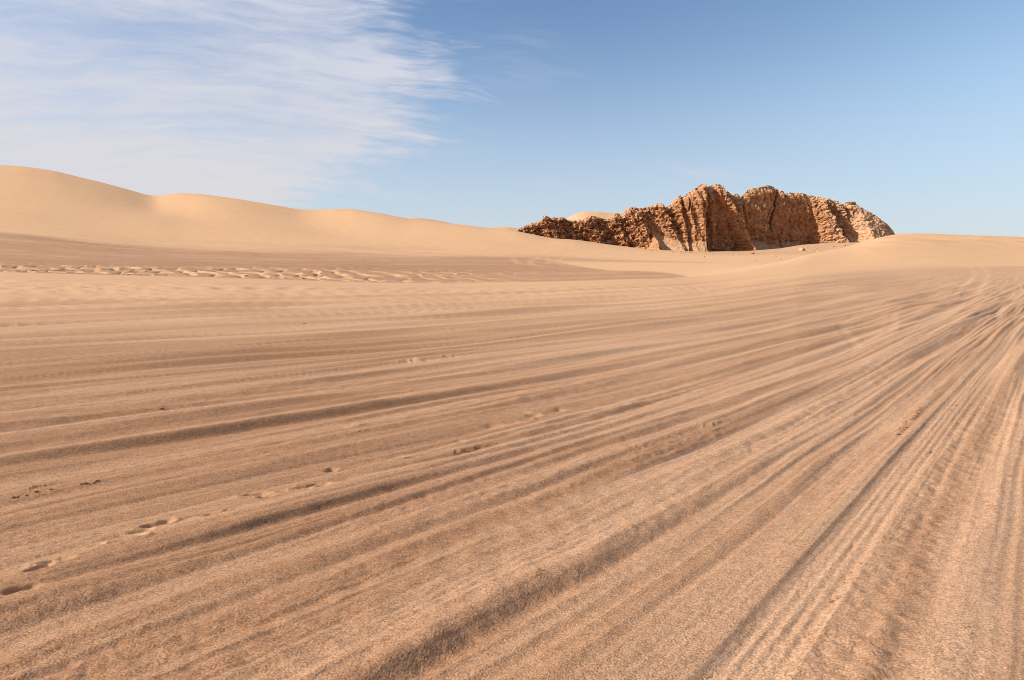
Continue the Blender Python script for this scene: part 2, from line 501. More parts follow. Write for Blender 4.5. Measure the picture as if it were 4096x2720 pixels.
# rut banks seen one by one: (s of the bank's foot, width, height, y from, y to)
BANKS = [(-2.75, .30, .050, 8, 12.6), (-3.75, .25, .045, 7.2, 10), (-4.62, .22, .045, 6.5, 11), (-5.42, .24, .060, 6, 11), (-6.42, .18, .040, 6.6, 10.5),
         (-7.2, .17, .050, 3, 5.4), (-7.40, .22, .045, 5.6, 12), (-7.64, .13, .038, 3, 6.2), (-7.97, .20, .060, 3, 7), (-7.93, .22, .045, 7.3, 11),
         (-8.84, .24, .065, 2.6, 6.6), (-8.58, .20, .050, 6.8, 22), (-9.32, .18, .022, 3, 7), (-10.42, .22, .022, 3, 13),
         (-6.9, .18, .035, 3, 6), (-1.55 + 3.15, .45, .05, 12, 17), (-0.3, .4, .05, 10, 14),
         (-3.2, .3, .05, 20, 60), (-5.0, .3, .05, 14, 40), (-6.2, .3, .05, 13, 50), (0.15, .4, .05, 13, 25), (3.2, .6, .06, 12, 40), (6, .7, .07, 14, 50), (10.2, .9, .08, 16, 50), (13.5, 1.0, .09, 18, 55), (18, 1.1, .1, 24, 60)]
for i, (s0, wd, ht, y0, y1) in enumerate(BANKS):
    env = sstep(ys, y0 * 0.8, y0 * 1.05) * (1 - sstep(ys, y1 * 0.95, y1 * 1.3))
    d = sr - s0 + 0.05 * perlin(Tt / 1.3, 0 * Tt + i, 51) + 0.02 * perlin(Tt / 0.4, 0 * Tt + i, 52)
    up = sstep(d, -wd * 0.5, wd * 0.5)
    back = np.exp(-np.clip(d - wd * 0.5, 0, None) / (wd * 2.2))
    hT += 0.74 * ht * env * up * back * (0.75 + 0.35 * perlin(Tt / 2.2, 0 * Tt + i, 53))
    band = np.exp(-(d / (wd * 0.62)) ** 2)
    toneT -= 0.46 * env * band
    hT += 0.24 * ht * env * (1 - sstep(ys, 7, 12)) * np.exp(-(d / (wd * 1.1)) ** 2) * (0.30 * perlin(xs / 0.15, ys / 0.15, 55) * lod(.15) + 0.22 * perlin(xs / 0.07, ys / 0.07, 56) * lod(.08))

# tyre prints: flat ribbed strips
PRINTS = [(-9.96, .30, 3, 22, 1), (-8.18, .26, 7.5, 16, 1), (-7.05, .26, 5, 11, 0), (-4.1, .3, 6.5, 9, 2), (-4.95, .26, 8, 12, 2)]
for i, (s0, wd, y0, y1, tp) in enumerate(PRINTS):
    env = sstep(ys, y0 * 0.8, y0 * 1.05) * (1 - sstep(ys, y1 * 0.9, y1 * 1.3)) * lod(0.06)
    d = S + 0.3 * wob - s0
    inn = sstep(d, -wd * 0.62, -wd * 0.38) * (1 - sstep(d, wd * 0.38, wd * 0.62)) * env
    rib = np.cos(d / wd * 2 * np.pi * 4.5)
    hT = hT * (1 - 0.55 * inn) - 0.012 * inn
    if tp == 1:
        hT += 0.0030 * inn * rib * (0.8 + 0.9 * perlin(S / 0.12, Tt / 0.7, 74)) + 0.0025 * inn * perlin(S / 0.03, Tt / 0.08, 71)
        toneT += 0.22 * inn
    elif tp == 0:
        hT += 0.003 * inn * rib
    else:
        hT += 0.010 * inn * np.sin(Tt / 0.145 * 2 * np.pi + 4 * np.sign(d) + 2.5 * perlin(Tt / 0.6, d / 0.2, 72)) * (0.5 + 0.5 * perlin(xs / .25, ys / .25, 73)) * 1.6

PAL = np.full((NR, NC), 0.95, np.float32)
fine_y = sstep(ys, 9, 46)
leftness = 1 - sstep(Ug[:RN], 560, 930)
streak = 0.5 * perlin(sw / 1.6, Tt / 25, 61) + 0.35 * perlin(sw / 0.5, Tt / 9, 62) * lod(.5)
pal = (0.06 + 0.64 * fine_y * (0.30 + 0.70 * leftness)) * 1.0 + 0.22 * streak * (0.4 + fine_y)
# pale drift sand that wraps over the right-hand rise
palr = sstep(Ug[:RN], 560, 800) * sstep(ys - (Ycg[:RN] * np.interp(Ug[:RN], [560, 780, 850, 1000, 1060], [0.55, 0.50, 0.58, 0.64, 0.65])), -12 , 10) * 0.9
pal = np.maximum(pal, palr + 0.12 * streak)


# footprints walked through the ruts: (u, v, length, width, depth)
def ll(cx, cy, ox, oy):
    return ox + 0.14824 * cx, oy + 0.14824 * cy


FEET = []
for cx, cy, L_, W_, D_ in ((150, 805, .24, .11, .02), (360, 615, .26, .11, .045), (255, 672, .20, .09, .03), (860, 455, .25, .10, .04), (655, 502, .13, .09, .035),
                           (1060, 330, .27, .11, .045), (960, 378, .2, .08, .02), (1450, 262, .24, .09, .03), (1600, 225, .26, .10, .035), (1720, 115, .26, .11, .05), (1800, 125, .2, .09, .03),
                           (2100, 60, .34, .12, .05), (2210, 62, .2, .1, .04)):
    FEET.append(ll(cx, cy, 0, 480) + (L_, W_, D_))
for cx, cy, L_, W_, D_ in ((30, 1245, .2, .10, .03), (480, 1150, .34, .13, .035), (900, 1045, .22, .10, .03), (1120, 950, .42, .15, .035), (1250, 925, .3, .12, .03), (1400, 885, .3, .13, .03), (1560, 850, .4, .12, .03),
                           (1340, 875, .22, .1, .03), (560, 525, .5, .14, .03), (700, 520, .4, .14, .03), (850, 495, .4, .14, .03)):
    FEET.append(ll(cx, cy, 325, 287.5) + (L_, W_, D_))
for i, (fu, fv, L_, W_, D_) in enumerate(FEET):
    fx, fy = ground_point(fu, fv)
    L_, D_ = L_ * 0.9, D_ * (0.95 if fv > 470 else 0.30)
    r0, r1 = np.searchsorted(yy, [fy - 0.8, fy + 0.8])
    c0, c1 = np.searchsorted(aa, [(fx - 0.8) / fy, (fx + 0.8) / fy])
    if r1 <= r0 or c1 <= c0 or r1 > RN: continue
    px, py = xs[r0:r1, c0:c1] - fx, ys[r0:r1, c0:c1] - fy
    th = math.radians(58 + 14 * math.sin(i * 2.3))
    ex, ey = px * math.sin(th) + py * math.cos(th), -px * math.cos(th) + py * math.sin(th)
    ex = ex + 0.02 * perlin(px / .09, py / .09, i); ey = ey + 0.02 * perlin(px / .09 + 9, py / .09, i)
    waist = 1 - 0.18 * np.exp(-(ex / (0.16 * L_)) ** 2)
    rr = np.sqrt((ex / (L_ * .5)) ** 2 + (ey / (W_ * .5 * waist)) ** 2)
    pit = 1 - sstep(rr, 0.10, 1.06)
    rim = np.exp(-((rr - 1.22) / 0.22) ** 2)
    hT[r0:r1, c0:c1] = hT[r0:r1, c0:c1] * (1 - 0.5 * pit) - 1.2 * D_ * pit + D_ * 0.42 * rim * (0.6 + 0.5 * perlin(px / .06, py / .06, 80 + i))
    wide = np.exp(-(rr / 1.25) ** 4)
    pal[r0:r1, c0:c1] += wide * (0.60 + 0.4 * perlin(px / .1, py / .1, 90 + i))

# jagged broken crusts along three of the ruts
CRUSTS = [((850, 1135), (1400, 985), 325, 287.5, .030), ((60, 140), (660, 18), 0, 480, .030), ((1490, 1010), (1680, 810), 674, 287.5, .035),
          ((1000, 850), (960, 1060), 674, 480, .02), ((200, 985), (330, 945), 674, 287.5, .03), ((180, 985), (300, 960), 325, 287.5, .03)]


def stroke(poly, half, func):
    """call func(slice, distance signed, along 0..1) round a polyline on the ground"""
    for (ax, ay), (bx, by), t0, t1 in poly:
        ym, yM = min(ay, by) - half, max(ay, by) + half
        r0, r1 = np.searchsorted(yy, [ym, yM]); r1 = min(r1, RN)
        lo = min((min(ax, bx) - half) / max(ym, .5), (min(ax, bx) - half) / yM); hi = max((max(ax, bx) + half) / max(ym, .5), (max(ax, bx) + half) / yM)
        c0, c1 = np.searchsorted(aa, [lo, hi])
        if r1 <= r0 or c1 <= c0: continue
        px, py = xs[r0:r1, c0:c1] - ax, ys[r0:r1, c0:c1] - ay
        lx, ly = bx - ax, by - ay
        n = math.hypot(lx, ly)
        t = (px * lx + py * ly) / (n * n)
        d = (-px * ly + py * lx) / n
        func((slice(r0, r1), slice(c0, c1)), d, t, t0, t1)


for i, (p0, p1, ox, oy, dep) in enumerate(CRUSTS):
    A, B = ground_point(*ll(*p0, ox, oy)), ground_point(*ll(*p1, ox, oy))

    def crust(sl, d, t, t0, t1, dep=dep, i=i):
        x_, y_ = xs[sl], ys[sl]
        env = sstep(t, -0.05, 0.12) * (1 - sstep(t, 0.85, 1.05))
        jag = 0.05 * perlin(x_ / .25, y_ / .25, 100 + i) + 0.035 * perlin(x_ / .08, y_ / .08, 101 + i)
        e = d + jag
        on = np.clip(perlin(x_ / .5, y_ / .5, 105 + i) * 1.6 + 0.5, 0, 1) * env
        lip = sstep(e, -0.012, 0.012) * np.exp(-np.clip(e, 0, None) / 0.16)
        hT[sl] += 0.55 * dep * on * lip
        pal[sl] += 0.35 * on * np.exp(-((e - 0.05) / 0.08) ** 2)
    stroke([(A, B, 0, 1)], 0.6, crust)


# single curved tracks crossing the fan, pale where fresh sand was thrown up
def bend(pts, n=10):
    p = np.array(pts, float)
    t = np.arange(len(p))
    tt = np.linspace(0, len(p) - 1, (len(p) - 1) * n + 1)
    q = np.stack([pchip(t, p[:, 0], tt), pchip(t, p[:, 1], tt)], 1)
    return [((q[i, 0], q[i, 1]), (q[i + 1, 0], q[i + 1, 1]), 0, 1) for i in range(len(q) - 1)]


def img(cx, cy, ox=674, oy=287.5, k=0.14824):
    u, v = ox + k * cx, oy + k * cy
    # meet the sight line with the terrain of that column
    c = int(np.argmin(np.abs(uu - u)))
    f_ = Z[:, c] - (EYE + yy * ray_dz(v))
    r = int(np.argmax((f_ > 0) & (yy > 2)))
    return aa[c] * yy[r], yy[r]


LOOPS = [([img(1260, 420), img(1165, 310), img(1150, 255), img(1230, 200), img(1330, 140), img(1450, 90), img(1600, 40)], .22, .006, .26),
         ([img(1240, 300), img(1195, 262), img(1250, 215), img(1340, 150), img(1420, 110)], .16, .004, .15),
         ([img(1470, 330), img(1500, 260), img(1495, 200), img(1540, 140), img(1640, 90), img(1800, 40)], .22, .006, .24),
         ([img(1760, 420, 750, 250, .11607), img(1820, 330, 750, 250, .11607), img(1930, 180, 750, 250, .11607), img(1850, 110, 750, 250, .11607)], .3, .012, .6),
         ([img(1960, 350, 750, 250, .11607), img(2010, 310, 750, 250, .11607), img(2055, 190, 750, 250, .11607), img(1990, 145, 750, 250, .11607), img(1900, 118, 750, 250, .11607)], .3, .012, .6),
         ([img(2180, 210), img(2250, 185), img(2361, 190), img(2500, 230)], .2, .02, .4)]
for i, (pts, wd, dep, pl) in enumerate(LOOPS):
    segs = bend(pts)
    best = {}
    acc = np.full((RN, NC), 9.0, np.float32)

    def near(sl, d, t, t0, t1):
        m_ = np.where((t > -0.15) & (t < 1.15), np.abs(d), 9)
        acc[sl] = np.minimum(acc[sl], m_)
    stroke(segs, wd * 2.5, near)
    k_ = acc < 8
    q = acc[k_] / wd
    hT[k_] += dep * (0.7 * np.exp(-((q - 0.75) / 0.3) ** 2) - 1.0 * np.exp(-(q / 0.5) ** 2))
    pal[k_] += pl * np.exp(-(q / 0.75) ** 2) * 0.42
    toneT[k_] += 0.10 * np.exp(-(q / 0.8) ** 2)

fadeT = (1 - sstep(ys / Ycg[:RN], 0.80, 1.0)) * (1 - sstep(ys, 48, 84))
soft = 1 - 0.35 * sstep(ys, 30, 60)
Z[:RN] += hT * fadeT * soft
PAL[:RN] = pal
lane = sstep(-S + 0.3 * wob, 10.48, 10.80) * (1 - sstep(-S, 11.9, 12.4)) * (1 - sstep(ys, 14, 24))
hT = hT * (1 - 0.72 * lane) + 0.05 * lane * perlin(S / 0.9, Tt / 9, 77)
pal = pal + 0.16 * lane
toneT = toneT * (1 - 0.5 * lane) + 0.10 * lane + lane * (0.18 * perlin(S / 0.5, Tt / 5, 78) - 0.45 * np.exp(-((S + 11.0 + 0.10 * perlin(Tt / 1.5, 0 * Tt, 79)) / 0.17) ** 2))
TONE = np.zeros((NR, NC), np.float32)
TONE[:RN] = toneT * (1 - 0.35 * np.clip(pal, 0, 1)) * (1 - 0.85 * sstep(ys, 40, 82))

# ---- beyond the first rise: dark valley floor, dunelets, pale dunes
R0 = int(np.searchsorted(yy, 70))
xf, yf, uf, ycf = X[R0:], Yg[R0:], Ug[R0:], Ycg[R0:]
beyond = sstep(yf - ycf, -1.0, 2.0)
# how far up the slope the dark coarse sand reaches (rows are those of the sight lines that meet it)
dzf = Z[R0:] - EYE
Vf = 340 - F * (yf * SP + dzf * CP) / (yf * CP - dzf * SP)
wav = 9 * fbm(xf / 60, yf / 16, 200, 3) + 5 * perlin(xf / 14, yf / 3.0, 207)
vtop = np.interp(uf, [-200, 0, 56, 111, 156, 250, 350, 450, 520, 545, 572, 608, 650, 698, 733, 760, 900], [226, 231.5, 237.5, 244.5, 249, 252, 254, 255.5, 257, 259.5, 265.2, 271, 274.8, 278, 281, 286, 300])
darkv = beyond * sstep(Vf + np.interp(uf, [420, 560], [0.22, 0.06]) * wav, vtop - np.interp(uf, [420, 560], [2.2, 0.7]), vtop + np.interp(uf, [420, 560], [2.6, 0.9]))
lines = 0.5 * perlin(xf / 46, yf / 1.5 + xf / 30, 210) + 0.45 * perlin(xf / 26, yf / 4.2 + xf / 24, 211) + 0.3 * perlin(xf / 8, yf / 1.4, 212)
half = beyond * sstep(Vf + 0.3 * wav, vtop - 14, vtop - 2) * np.interp(uf, [60, 150, 430, 520], [0.0, 0.75, 0.75, 0.0])
pf = np.where(beyond > 0.5, 0.98 - 0.05 * lines, PAL[R0:])
pf = pf * (1 - half * (0.50 - 1.0 * lines).clip(0, 1))
pf = pf * (1 - darkv) + darkv * (0.04 + 0.40 * lines).clip(0.0, 0.9)
tone_f = np.where(beyond > 0.5, 0.06 * lines, TONE[R0:]) + darkv * (0.45 * lines - 0.50)
core = np.exp(-((yf + wav * 0.5 - np.interp(uf, [0, 200, 400, 560], [150, 150, 148, 150])) / 13) ** 2) * (1 - sstep(uf, 430, 600))
tone_f -= 0.35 * core * beyond
pf -= 0.12 * core * beyond
# dunelets: short crescents of pale sand lying on the dark floor just behind the rise
dmask = beyond * sstep(yf - ycf, 1, 9) * (1 - sstep(yf - ycf + wav * 0.6, 48, 72)) * (1 - sstep(uf, 360, 540) * 0.72) * (1 - sstep(uf, 500, 580))
ph = (xf + 0.2 * yf - 0.0062 * xf * (yf - 115)) / 3.3 + 0.75 * perlin(xf / 11, yf / 13, 220) + 0.30 * perlin(xf / 4, yf / 7, 221)
ph = ph + 0.12 * np.sin(2 * np.pi * ph)
am = (0.75 + 0.9 * perlin(xf / 5.5, yf / 9, 222)).clip(0.15, 1.4)
crest = np.sin(2 * np.pi * ph) + 0.3 * np.sin(4 * np.pi * ph + 1.2 + 2 * perlin(xf / 3, yf / 5, 223))
Z[R0:] += (dmask * np.interp(uf, [0, 300, 420], [0.23, 0.20, 0.12]) * am * crest).astype(np.float32)
pf += dmask * (0.56 * sstep(np.sin(2 * np.pi * (ph + 0.11)) + 0.5 * perlin(xf / 2.5, yf / 4, 224), 0.0, 0.7) * am.clip(0, 1) - 0.05)
# shadowless drift of pale sand (lens) on the valley floor, right of the middle
lens = np.exp(-(((uf - 690) / 88.0) ** 2) ** 1.5 - ((yf - 121) / 16.0) ** 2)
Z[R0:] += (0.55 * lens * beyond).astype(np.float32)
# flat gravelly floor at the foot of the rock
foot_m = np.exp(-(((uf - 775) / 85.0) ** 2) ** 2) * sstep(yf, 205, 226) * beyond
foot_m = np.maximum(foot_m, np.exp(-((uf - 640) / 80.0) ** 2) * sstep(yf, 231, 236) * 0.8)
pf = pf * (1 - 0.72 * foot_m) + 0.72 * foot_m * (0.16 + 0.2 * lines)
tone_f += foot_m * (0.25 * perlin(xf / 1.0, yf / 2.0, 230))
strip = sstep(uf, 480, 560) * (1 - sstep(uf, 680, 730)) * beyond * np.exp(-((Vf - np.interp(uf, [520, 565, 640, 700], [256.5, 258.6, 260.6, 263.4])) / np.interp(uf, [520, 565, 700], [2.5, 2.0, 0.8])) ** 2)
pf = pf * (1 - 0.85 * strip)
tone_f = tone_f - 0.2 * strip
# loops of tracks in the valley
for pts in ([(155, 985), (200, 1040), (330, 1060), (520, 1085)], [(470, 965), (370, 1010), (345, 1035), (400, 1062), (620, 1090)],
            [(560, 975), (600, 1010), (660, 1040), (820, 1075), (1100, 1090)], [(790, 955), (710, 990), (720, 1030), (770, 1050)], [(540, 1050), (575, 1040), (590, 1030), (530, 1000)]):
    q = np.array([img(cx, cy, 500, 175, 0.08471) for cx, cy in pts])
    for (ax, ay), (bx, by), _, _ in bend([tuple(r) for r in q], 8):
        if math.hypot(bx - ax, by - ay) < 0.02: continue
        px, py = xf - ax, yf - ay
        lx, ly = bx - ax, by - ay
        t = np.clip((px * lx + py * ly) / (lx * lx + ly * ly), 0, 1)
        d = np.hypot(px - t * lx, (py - t * ly))
        g = np.exp(-(d / 0.8) ** 2)
        pf = np.maximum(pf, 0.72 * g * beyond)
Z[R0:] += (0.05 * perlin(xf / 2.6, yf / 2.6, 240) * darkv + 0.10 * lines * darkv).astype(np.float32)
for uc0, uc1, Yt, amp, wl_, wr_ in ((157, 185, 315, 2.0, 66, 42), (322, 345, 296, 1.2, 60, 44), (60, 95, 325, 0.9, 70, 60)):
    uc = np.interp(yf, [Yt - 75, Yt], [uc1, uc0])
    du = uf - uc
    tr = np.where(du < 0, np.exp(-(du / wl_) ** 2), np.exp(-(du / wr_) ** 2))
    Z[R0:] -= (amp * tr * sstep(yf, Yt - 85, Yt - 25) * (1 - sstep(yf, Yt - 22, Yt - 2)) * beyond).astype(np.float32)
# soft swells and wind ripples of the high dunes, small scarps on the right-hand one
up = beyond * (1 - darkv)
Z[R0:] += (up * (0.35 * perlin(xf / 38, yf / 30, 250) + 0.03 * perlin(xf / 3.0, yf / 1.7, 251))).astype(np.float32)
rd = sstep(uf, 830, 900) * sstep(yf / ycf, 0.78, 0.9) * (1 - sstep(yf / ycf, 1.05, 1.1))
scarp = np.abs(perlin(xf / 13 + yf / 9, yf / 7 - xf / 40, 261))
Z[R0:] += (0.30 * rd * (1 - 3 * scarp).clip(0, 1)).astype(np.float32)
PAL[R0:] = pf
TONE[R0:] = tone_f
# tread on the far dune flank
PAL = np.clip(PAL, 0, 1); TONE = np.clip(TONE, -1, 1)

# ---- cut the sheet into ground, valley floor and dunes along their natural edges
idx = np.arange(NR * NC, dtype=np.int64).reshape(NR, NC)
quads = np.stack([idx[:-1, :-1], idx[:-1, 1:], idx[1:, 1:], idx[1:, :-1]], -1).reshape(-1, 4)
qY = (0.5 * (Yg[:-1, :-1] + Yg[1:, 1:])).ravel(); qU = (0.5 * (Ug[:-1, :-1] + Ug[1:, 1:])).ravel(); qC = Ycg[:-1, :-1].ravel()
up_q = np.interp(qU, [-200, 0, 60, 110, 160, 230, 300, 380, 450, 520, 560, 640, 660, 5000], [205, 203, 201, 193, 180, 178, 178, 178, 180, 184, 205, 226, 900, 900])
region = np.full(len(quads), 1)
region[qY <= qC + 0.8] = 0
region[(qY > qC + 0.8) & (qY > up_q)] = 2
rs = np.interp(qU, [760, 800, 850, 1000, 1060], [0.95, 0.80, 0.68, 0.66, 0.66])
region[(qU > 765) & (qY > qC * rs) & (qY < qC + 30)] = 3
coords = np.stack([X, Yg, Z], -1).reshape(-1, 3)
names = [("ground", "wide flat of reddish brown sand combed with wheel tracks in front", "ground"),
         ("valley_floor", "dark sand hollow with small crescent drifts beyond the tracked flat", "ground"),
         ("dune_hill", "long smooth pale dune rising to the sky at far left", "sand dune"),
         ("dune_hill", "low pale dune rounding up against the sky right of the rock", "sand dune")]
for k, (nm, lab, cat) in enumerate(names):
    q = quads[region == k]
    used, inv = np.unique(q, return_inverse=True)
    co = coords[used]
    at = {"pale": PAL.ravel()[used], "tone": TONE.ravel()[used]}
    q = inv.reshape(-1, 4)
    if k == 0:      # the same flat goes on behind the camera
        n = len(co)
        co = np.vstack([co, np.array([[-1500, -800, -0.25], [1500, -800, -0.25], [1500, 1.6, -0.25], [-1500, 1.6, -0.25]])])
        q = np.vstack([q, [[n, n + 1, n + 2, n + 3]]])
        for kk in at: at[kk] = np.concatenate([at[kk], np.full(4, 0.2)])
    o = mesh_from_grid(nm, co, q, SAND, True, at)
    tag(o, lab, cat, kind="structure")


def terrain_z(x, y):
    a = x / y
    c = np.clip(np.searchsorted(aa, a), 1, NC - 1)
    r = np.clip(np.searchsorted(yy, y), 1, NR - 1)
    fa = (a - aa[c - 1]) / (aa[c] - aa[c - 1]); fr = (y - yy[r - 1]) / (yy[r] - yy[r - 1])
    return (Z[r - 1, c - 1] * (1 - fa) + Z[r - 1, c] * fa) * (1 - fr) + (Z[r, c - 1] * (1 - fa) + Z[r, c] * fa) * fr


def on_terrain(u, v, ymin=2.0):
    k = ray_dz(v)
    c = int(np.argmin(np.abs(uu - u)))
    f_ = Z[:, c] - (EYE + yy * k)
    ok = (f_ > 0) & (yy > ymin)
    r = int(np.argmax(ok)) if ok.any() else NR - 1
    y = yy[r - 1] + (yy[r] - yy[r - 1]) * (-f_[r - 1] / max(f_[r] - f_[r - 1], 1e-6)) if r > 0 else yy[r]
    x = (u - 512) / F * (y * CP - (k * y) * SP)
    return x, y, float(terrain_z(x, y))


# ---- dunes that show behind the first ridge and behind the rock
def back_dune(u0, u1, Y, crest, depth, label):
    nx, ny = 160, 60
    us = np.linspace(u0, u1, nx)
    vcr = prof_simple(crest, us)
    ts = np.linspace(-1, 1, ny)
    zc_ = z_at(Y, vcr)
    base = zc_.min() - 3
    X_ = (us - 512) / F * Y
    YY = Y + ts[:, None] * depth + 0 * X_[None, :]
    sh = np.where(ts < 0, 1 - np.abs(ts) ** 1.5, (1 - ts) ** 1.6)[:, None]
    ZZ = base - 2 + (zc_ - base + 2)[None, :] * sh
    XX = np.broadcast_to(X_[None, :], YY.shape)
    ZZ = ZZ + 0.12 * perlin(XX / 6, YY / 4, 270) * (sh < 0.97)
    ii = np.arange(nx * ny).reshape(ny, nx)
    qd = np.stack([ii[:-1, :-1], ii[:-1, 1:], ii[1:, 1:], ii[1:, :-1]], -1).reshape(-1, 4)
    o = mesh_from_grid("dune_hill", np.stack([XX, YY, ZZ], -1).reshape(-1, 3), qd, SAND, True,
                       {"pale": np.full(nx * ny, 0.96), "tone": np.full(nx * ny, 0.05)})
    return tag(o, label, "sand dune", kind="structure")


def prof_simple(pairs, us):
    p = np.array(pairs, float)
    return pchip(p[:, 0], p[:, 1], us)


back_dune(560, 690, 300, [(560, 222), (568, 217.5), (576, 213.5), (584, 211.8), (594, 211.6), (606, 212.6), (616, 213), (640, 214), (690, 222)], 26, "pale sand dune cresting just above the low left end of the rock")
back_dune(400, 480, 335, [(400, 222), (408, 218.6), (416, 217.8), (428, 218.7), (440, 220.6), (455, 224), (480, 231)], 30, "second dune crest peeping over the long pale dune")
back_dune(476, 545, 320, [(476, 232), (486, 229), (496, 227.2), (506, 227), (514, 227.8), (524, 229.5), (545, 236)], 22, "little pale dune top between the long dune and the rock")

# ------------------------------------------------------------------ the rock
YR = 256.0


def cu(cx): return (cx / 1.3888 + 2000) / 4
def cvv(cy): return (cy / 1.3888 + 680) / 4
def rx(cx): return (cu(cx) - 512) / F * (YR * CP) * 1.0
def rz(cy): return z_at(YR, cvv(cy))


SKYL = np.array([(80, 345), (90, 335), (130, 315), (165, 302), (200, 290), (228, 283), (240, 258), (252, 254), (266, 258), (276, 268), (300, 263), (318, 268), (332, 259), (342, 261), (360, 268), (375, 276), (400, 281), (440, 279), (470, 272), (488, 259), (505, 255), (530, 257),
                 (560, 268), (600, 274), (625, 268), (634, 242), (648, 237), (662, 246), (672, 262), (684, 250), (692, 226), (705, 218), (738, 202), (752, 210), (772, 213), (800, 209), (830, 203), (855, 193), (872, 186), (886, 184), (900, 193), (913, 210),
                 (930, 200), (950, 188), (965, 165), (978, 148), (995, 141), (1001, 150), (1012, 148), (1035, 128), (1060, 112), (1090, 92), (1110, 79), (1130, 71), (1138, 88), (1148, 92), (1165, 84), (1185, 80), (1205, 80), (1220, 90), (1232, 98), (1240, 124), (1256, 118), (1268, 126),
                 (1280, 138), (1292, 134), (1305, 131), (1316, 140), (1324, 156), (1338, 140), (1355, 122), (1375, 108), (1395, 100), (1420, 100), (1440, 94), (1460, 89), (1480, 85), (1502, 86), (1516, 95), (1530, 108), (1548, 116), (1562, 128), (1575, 130), (1600, 126), (1630, 127), (1680, 130), (1720, 142),
                 (1760, 151), (1790, 155), (1805, 153), (1820, 160), (1850, 172), (1862, 170), (1876, 185), (1890, 192), (1905, 190), (1930, 188), (1965, 192), (1990, 205), (2010, 215), (2045, 234), (2070, 250), (2100, 272), (2130, 296), (2150, 322), (2165, 346), (2185, 372), (2205, 400)], float)
BASE = np.array([(80, 400), (350, 430), (770, 470), (1100, 470), (1360, 500), (1700, 470), (2205, 450)], float)
# spurs: spine (cx, cy, metres it stands out), width of the left and of the right flank in the same units
SPURS = [([(248, 250, .6), (300, 330, 2.2), (330, 420, 3.5)], 90, 60), ([(490, 255, .5), (520, 330, 1.8), (560, 430, 3)], 80, 70), ([(648, 240, .6), (660, 330, 1.6), (690, 430, 3)], 60, 50),
         ([(738, 203, .8), (775, 300, 3.6), (822, 412, 6.5)], 130, 34), ([(884, 186, .8), (925, 300, 3.5), (972, 415, 5.5)], 85, 36),
         ([(985, 142, .6), (985, 230, 2.2), (1010, 330, 3.0)], 40, 16), ([(1022, 135, .8), (1030, 200, 2.8), (1058, 320, 3.6)], 26, 14), ([(1060, 115, .8), (1068, 240, 3.0), (1082, 330, 4.0)], 30, 16),
         ([(1130, 72, 1.2), (1112, 180, 4.0), (1108, 300, 5.2), (1108, 400, 6.0)], 95, 26), ([(1150, 90, 1.0), (1165, 240, 2.4), (1170, 330, 2.8)], 40, 30),
         ([(1222, 92, 1.6), (1262, 190, 4.0), (1318, 310, 6.6), (1366, 460, 9.5)], 58, 22), ([(1300, 132, .8), (1322, 250, 2.0), (1335, 300, 2.6)], 40, 40),
         ([(1400, 100, .6), (1420, 200, 1.0), (1440, 330, 1.0)], 60, 60), ([(1485, 330, .2), (1490, 350, 2.6), (1512, 420, 5.0)], 40, 22), ([(1545, 118, .8), (1545, 250, 1.2), (1550, 330, 1.0)], 20, 45),
         ([(1625, 128, .3), (1640, 260, .6), (1660, 420, 1.0)], 60, 40), ([(1745, 150, .4), (1765, 215, 3.2), (1800, 290, 6.2), (1838, 405, 9.5)], 135, 30), ([(1862, 172, 1), (1878, 240, 2.2), (1900, 300, 2.5)], 30, 18),
         ([(1940, 190, .3), (1970, 290, 1.5), (1990, 410, 2.5)], 90, 400)]
nxr, nf, nb = 1300, 230, 46
cxs = np.linspace(82, 2203, nxr)
sky_y = np.interp(cxs, SKYL[:, 0], SKYL[:, 1])
sky_y = sky_y + 2.2 * perlin(cxs / 9, 0 * cxs, 301) + 1.6 * perlin(cxs / 3.5, 0 * cxs, 302)
bas_y = np.interp(cxs, BASE[:, 0], BASE[:, 1])
w = np.linspace(0, 1, nf)[:, None]
CX = np.broadcast_to(cxs[None, :], (nf, nxr)).copy()
CY = bas_y[None, :] * (1 - w) + sky_y[None, :] * w
mx = CX * 0.0577; mz = -CY * 0.0577                     # metres along and up
D = np.zeros((nf, nxr))
wig = 7 * perlin(mx / 2.2, mz / 2.2, 310) + 3 * perlin(mx / .8, mz / .8, 311)
for sp, wl, wr in SPURS:
    p = np.array(sp)
    sx = np.interp(CY, p[:, 1], p[:, 0]); st = np.interp(CY, p[:, 1], p[:, 2])
    d = CX + wig - sx
    flank = np.where(d < 0, 1 + d / wl, 1 - d / wr)
    D = np.maximum(D, st * np.clip(flank, 0, 1) ** 0.85)
# walls step back to the right in the middle, so their faces turn away from the sun
D += np.interp(CX, [80, 700, 1090, 1100, 1370, 1700, 1760, 1890, 2200], [2.5, 0, 2.0, 1.6, -3.6, -11.0, -9.0, -9.0, -9.5])
D += np.interp(CX, [80, 700, 1000, 1110, 1690, 1760, 2200], [.08, .08, .14, .03, .03, .16, .2]) * (CY - sky_y[None, :]) * 0.0577         # batter
hill = sstep(CX, 1885, 1960)
D += 0.85 * hill * (CY - sky_y[None, :]) * 0.0577
top_in = sstep(w, 0.86, 1.0)
D -= 1.8 * top_in ** 2
